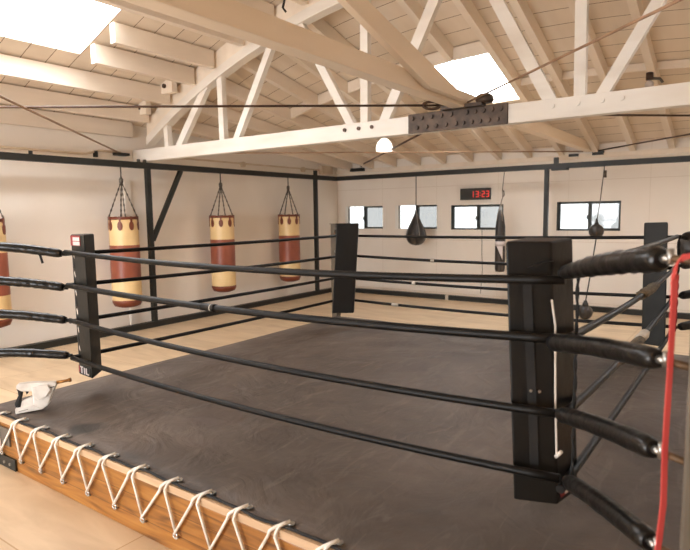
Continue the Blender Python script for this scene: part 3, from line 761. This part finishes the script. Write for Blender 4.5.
MB().tube([npt(.98,-.40,.012), npt(1.04,-.52,.02), npt(1.02,-.7,.014), npt(1.0,-.9,.012), npt(1.0,-1.12,.012), npt(.99,-1.14,.012)], .005, 8).build('white_cord', WHITE, t)
MB().tube([npt(.98,-1.135,.012), npt(1.05,-1.115,.025), npt(1.1,-1.10,.03)], .009, 8).build('cord_knot', WHITE, t)
MB().tube([npt(.97,-.57,.012), npt(1.03,-.56,.03), npt(.98,-.60,.03), npt(.95,-.62,.012)], .008, 8).build('cord_knot', WHITE, t)
def rpt(u, z, off):      # point on the pad's right hand side
    s_ = (z+1.375)/1.232; a = Vector((-.748,2.655,0)); b_ = Vector((-.708,2.87,0)); d = b_-a; nn = Vector((d.y,-d.x,0)).normalized()
    p = a+d*u+Vector((.055,.015,0))*(1-s_); return Vector((p.x,p.y,z))+nn*off
def side_patch(u0, u1, z0, z1, o0, o1, name, m_, par):
    return MB().loft([rpt(u0,z0,o0),rpt(u1,z0,o0),rpt(u1,z1,o0),rpt(u0,z1,o0)], [rpt(u0,z0,o1),rpt(u1,z0,o1),rpt(u1,z1,o1),rpt(u0,z1,o1)]).build(name, m_, par)
tg = side_patch(.12, .55, -1.345, -1.27, .001, .006, 'red_tag', LABELR, t)
side_patch(.28, .42, -1.34, -1.295, .006, .008, 'white_mark', WHITE, tg)
# loose fold of vinyl over the top rope
strip(MB(), [(.55,-.255),(.78,-.235),(.97,-.225)], .07, .002, .03).build('folded_flap', VINYL, t)

# ropes
IN = {'left': (-4.68, 2.56), 'near right': (-.655, 2.555), 'far': (-4.66, 6.47), 'right': (-.62, 6.47)}
def ropeline(a, b_, z0, z1, sag, r, lab, bx=0, by=0):
    n = 28; P0, P1 = Vector((a[0],a[1],z0)), Vector((b_[0],b_[1],z1)); pts = []
    for i in range(n+1):
        s_ = i/n; p = P0.lerp(P1, s_); p.z -= sag*4*s_*(1-s_); pts.append(p)
    t = thing('ring_rope', tuple(P0), lab, 'rope', 'ropes of the boxing ring')
    MB().tube(pts, r, 10).build('rope_cover', ROPE, t)
    return t, pts
side_z = {('left','near right'): ([-.285,-.565,-.862,-1.187], [-.297,-.557,-.893,-1.19], [.045,.045,.055,.052]),
          ('left','far'): ([-.30,-.563,-.873,-1.182], [-.30,-.578,-.873,-1.179], [.008,.02,.012,.012]),
          ('far','right'): ([-.298,-.565,-.877,-1.18], [-.272,-.575,-.862,-1.16], [.015,.03,.03,.03]),
          ('near right','right'): ([-.255,-.56,-.90,-1.24], [-.265,-.563,-.85,-1.19], [.01,.045,.05,.01])}
where = {('left','near right'): 'front side of the ring, left corner to foreground pad', ('left','far'): 'left side of the ring, in front of the heavy bags',
         ('far','right'): 'back side of the ring, in front of the windows', ('near right','right'): 'right side of the ring, behind the foreground pad'}
ROPES = {}
for (a, b_), (za, zb, sg) in side_z.items():
    for i in range(4):
        r = .020 if a == 'left' and b_ == 'near right' else .018
        if (a, b_) == ('left','near right') and i == 1: r = .022
        if (a, b_) == ('near right','right'): r = .02
        t, pts = ropeline(IN[a], IN[b_], za[i], zb[i], sg[i], r, '%s black rope on the %s' % (names[i], where[(a, b_)]))
        ROPES[(a, b_, i)] = (t, pts, r)
def wrap(key, s0, s1, m_, extra=.005, name='tape_wrap', noise=0):
    t, pts, r = ROPES[key]; n = len(pts)-1
    def at(s_):
        i = min(n-1, int(s_*n)); return pts[i].lerp(pts[i+1], s_*n-i)
    k = 6
    MB().tube([at(s0+(s1-s0)*i/k) for i in range(k+1)], r+extra, 12, noise=noise).build(name, m_, t)
wrap(('far','right',1), .34, .352, TAPE); wrap(('far','right',2), .275, .287, TAPE); wrap(('far','right',3), .20, .225, TAPE)
wrap(('left','near right',1), .415, .45, ROPE, .004); wrap(('left','near right',1), .4395, .4415, TAPE, .0045)
wrap(('near right','right',1), .50, .66, TAN_ROPE, .013, 'frayed_wrap', .5)
wrap(('near right','right',2), .50, .56, TAPE, .014, 'tape_wrap', .2); wrap(('near right','right',2), .34, .5, TAN_ROPE, .012, 'frayed_wrap', .5)

# turnbuckle sleeves
def sleeve(k, i, p0, p1, r0, r1, lab, m_=SLEEVE, wr=0.0):
    p0, p1 = Vector(p0), Vector(p1)
    t = thing('turnbuckle_sleeve', tuple(p0), lab, 'turnbuckle cover', 'padded turnbuckle covers')
    n = 26; pts = []; rs = []
    for j in range(n+1):
        s_ = j/n; p = p0.lerp(p1, s_); p.z += .01*math.sin(math.pi*s_); pts.append(p)
        q = r0+(r1-r0)*min(1, s_*2.2)
        q *= 1+wr*math.sin(j*2.3)*(.4 if s_ < .15 else 1)+.02*math.sin(j*.9+i)
        if j in (0, n): q *= .72
        if j in (1, n-1): q *= .95
        rs.append(q)
    MB().tube(pts, rs, 16, noise=.03).build('cover', m_, t)
    d = (p1-p0).normalized(); post = Vector((posts[k][0], posts[k][1], p1.z+.0)); dd = (post-p1); L_ = dd.length; dd.normalize()
    e = p1+d*.005
    MB().tube([e-d*.02, e+d*.03], .013, 8).tube([e+d*.03+Vector((0,0,.028)), e+d*.03-Vector((0,0,.02))], .01, 8).build('hook', CHROME, t)
    MB().tube([e+d*.02, p1+dd*(L_-.05)], .012, 8).build('threaded_rod', RODTAN, t)
    MB().tube([p0-d*.03, p0+d*.01], .016, 8).build('eye_ring', STEEL, t)
    return t
zs0 = [-.262,-.572,-.885,-1.185]; zs1 = [-.150,-.462,-.752,-1.06]
xs0 = [(-.655,2.52),(-.70,2.54),(-.655,2.53),(-.62,2.54)]
for i in range(4):
    sleeve('near right', i, (xs0[i][0], xs0[i][1], zs0[i]), (-.225, 1.985, zs1[i]), [.030,.040,.036,.036][i], [.041,.037,.037,.038][i],
           '%s thick black sleeve from the foreground pad to the near post' % names[i], wr=.07 if i == 0 else .0)
zl0 = [-.30,-.583,-.862,-1.165]; zl1 = [-.215,-.498,-.775,-1.11]
for i in range(4):
    sleeve('left', i, (-4.705, 2.545, zl0[i]), (-5.17, 2.10, zl1[i]), .036, .038, '%s black padded sleeve entering from the left edge at the left corner' % names[i], wr=.06 if i == 1 else .02)
for i in range(4):
    sleeve('right', i, (-.57, 6.52, LV[i]+.02), (-.13, 6.93, LV[i]+.07), .042, .045, '%s black sleeve at the right corner of the ring, by the right edge' % names[i])
for i in range(4):
    sleeve('far', i, (-4.71, 6.52, LV[i]), (-5.05, 6.88, LV[i]+.02), .03, .035, '%s black sleeve behind the far corner pad' % names[i])
# strap end hanging from the top left sleeve
hs = MB().tube([(-4.83,2.40,-.275),(-4.815,2.42,-.31),(-4.805,2.43,-.375)], .01, 6).build('loose_strap', CLOTH, org=(-4.83,2.40,-.375))
tag(hs, 'short black strap end hanging from the top sleeve at the left', 'strap')

# vertical rope spacers at the corners
def spacer(x, y, z0, z1, r, lab, both=True):
    t = thing('rope_spacer', (x, y, z1), lab, 'cord', 'vertical cords tying the ring ropes')
    n = 40
    for s_, m_ in ((0, CLOTH), (1, WHITE if both else CLOTH)):
        MB().tube([(x+r*.8*math.cos(i*.9+math.pi*s_), y+r*.8*math.sin(i*.9+math.pi*s_), z0+(z1-z0)*i/n) for i in range(n+1)], r if s_ == 0 else r*.6, 6).build('strand', m_, t)
    return t
spacer(-4.66, 2.63, -.28, -1.19, .010, 'twisted black and white cord beside the left corner pad')
spacer(-.62, 2.62, -.27, -1.2, .006, 'thin dark cord beside the right edge of the foreground pad', False)
spacer(-.60, 6.44, -.25, -1.2, .010, 'dark cord beside the right corner pad', False)

# red resistance band looped over the near turnbuckle
rbn = thing('resistance_band', (-.185, 1.955, -1.1), 'long red rubber band hanging from the top turnbuckle at right', 'band')
mb = MB()
def ribbon(mb, pts, wd, th, side):
    pts = [Vector(p) for p in pts]; side = Vector(side).normalized()
    R_ = []
    for i, p in enumerate(pts):
        d = (pts[min(i+1,len(pts)-1)]-pts[max(i-1,0)]).normalized(); nn = d.cross(side).normalized()
        w2 = wd[i]/2 if isinstance(wd, (list, tuple)) else wd/2
        R_.append([p-side*w2-nn*th/2, p+side*w2-nn*th/2, p+side*w2+nn*th/2, p-side*w2+nn*th/2])
    for a, b_ in zip(R_, R_[1:]): mb.loft(a, b_, caps=False)
    mb.add(R_[0], [(0,1,2,3)]); mb.add(R_[-1], [(3,2,1,0)]); return mb
rt = (.815, .579, 0)
ribbon(mb, [(-.186,1.93,-.19),(-.186,1.925,-.30),(-.188,1.93,-.5),(-.192,1.935,-.72),(-.189,1.935,-.9),(-.197,1.94,-1.03),(-.205,1.94,-1.12),(-.20,1.95,-1.2)],
       [.020,.017,.015,.016,.017,.017,.017,.016], .006, rt).build('hanging_loop', RED, rbn)
ribbon(MB(), [(-.19,1.925,-.21),(-.185,1.928,-.165),(-.172,1.93,-.142),(-.135,1.925,-.136),(-.09,1.925,-.136)], [.03,.03,.026,.026,.026], .006, (.3,-.5,.75)).build('loop_over_rod', RED, rbn)

# ------------------------------------------------------------------ white power tool on the canvas corner
O3 = Vector((-4.69, 2.085, -1.532)); D = Vector((.64,.768,0)).normalized(); NN = Vector((D.y,-D.x,0))
def tp(px, py, off): return O3+D*((px-60)/1376)+Vector((0,0,(438-py)/1423))+NN*off
def tprism(poly, hw_, name, m_, par, bev=.006):
    return MB().loft([tp(a,b_,-hw_) for a,b_ in poly], [tp(a,b_,hw_) for a,b_ in poly]).build(name, m_, par, bevel=bev)
tl = thing('power_tool', tuple(O3), 'white handheld power tool with black grip and brass nozzle on the canvas corner', 'power tool')
bd = tprism([(100,95),(240,93),(440,105),(482,108),(482,142),(452,200),(420,280),(392,360),(322,412),(240,400),(236,190),(140,186),(85,150),(82,125)], .032, 'tool_body', TOOLW, tl, .012)
tprism([(240,130),(400,125),(430,180),(380,260),(300,290),(245,240)], .048, 'motor_housing', TOOLW, tl, .006)
tprism([(62,437),(60,372),(236,340),(330,404),(290,412),(200,420)], .036, 'battery_base', TOOLW, tl, .008)
tprism([(128,300),(236,252),(240,352),(110,368)], .022, 'handle_strut', TOOLW, tl, .006)
tprism([(78,142),(132,168),(136,212),(116,290),(116,372),(62,366),(55,322),(96,232),(94,182)], .026, 'grip', CLOTH, tl, .01)
tprism([(168,196),(190,186),(192,214),(176,232)], .01, 'trigger', CLOTH, tl, .002)
MB().tube([tp(480,120,0), tp(555,112,0), tp(622,102,0)], [.014,.012,.012], 12).build('nozzle', BRASS, tl)
MB().tube([tp(600,106,0), tp(626,101,0)], .017, 12).build('nozzle_tip', BRASS, tl)
tprism([(96,402),(190,384),(190,394),(96,412)], .0375, 'print_mark', GREYL, tl, 0)
tprism([(410,158),(464,150),(464,160),(410,168)], .034, 'vent_slot', CLOTH, tl, 0)
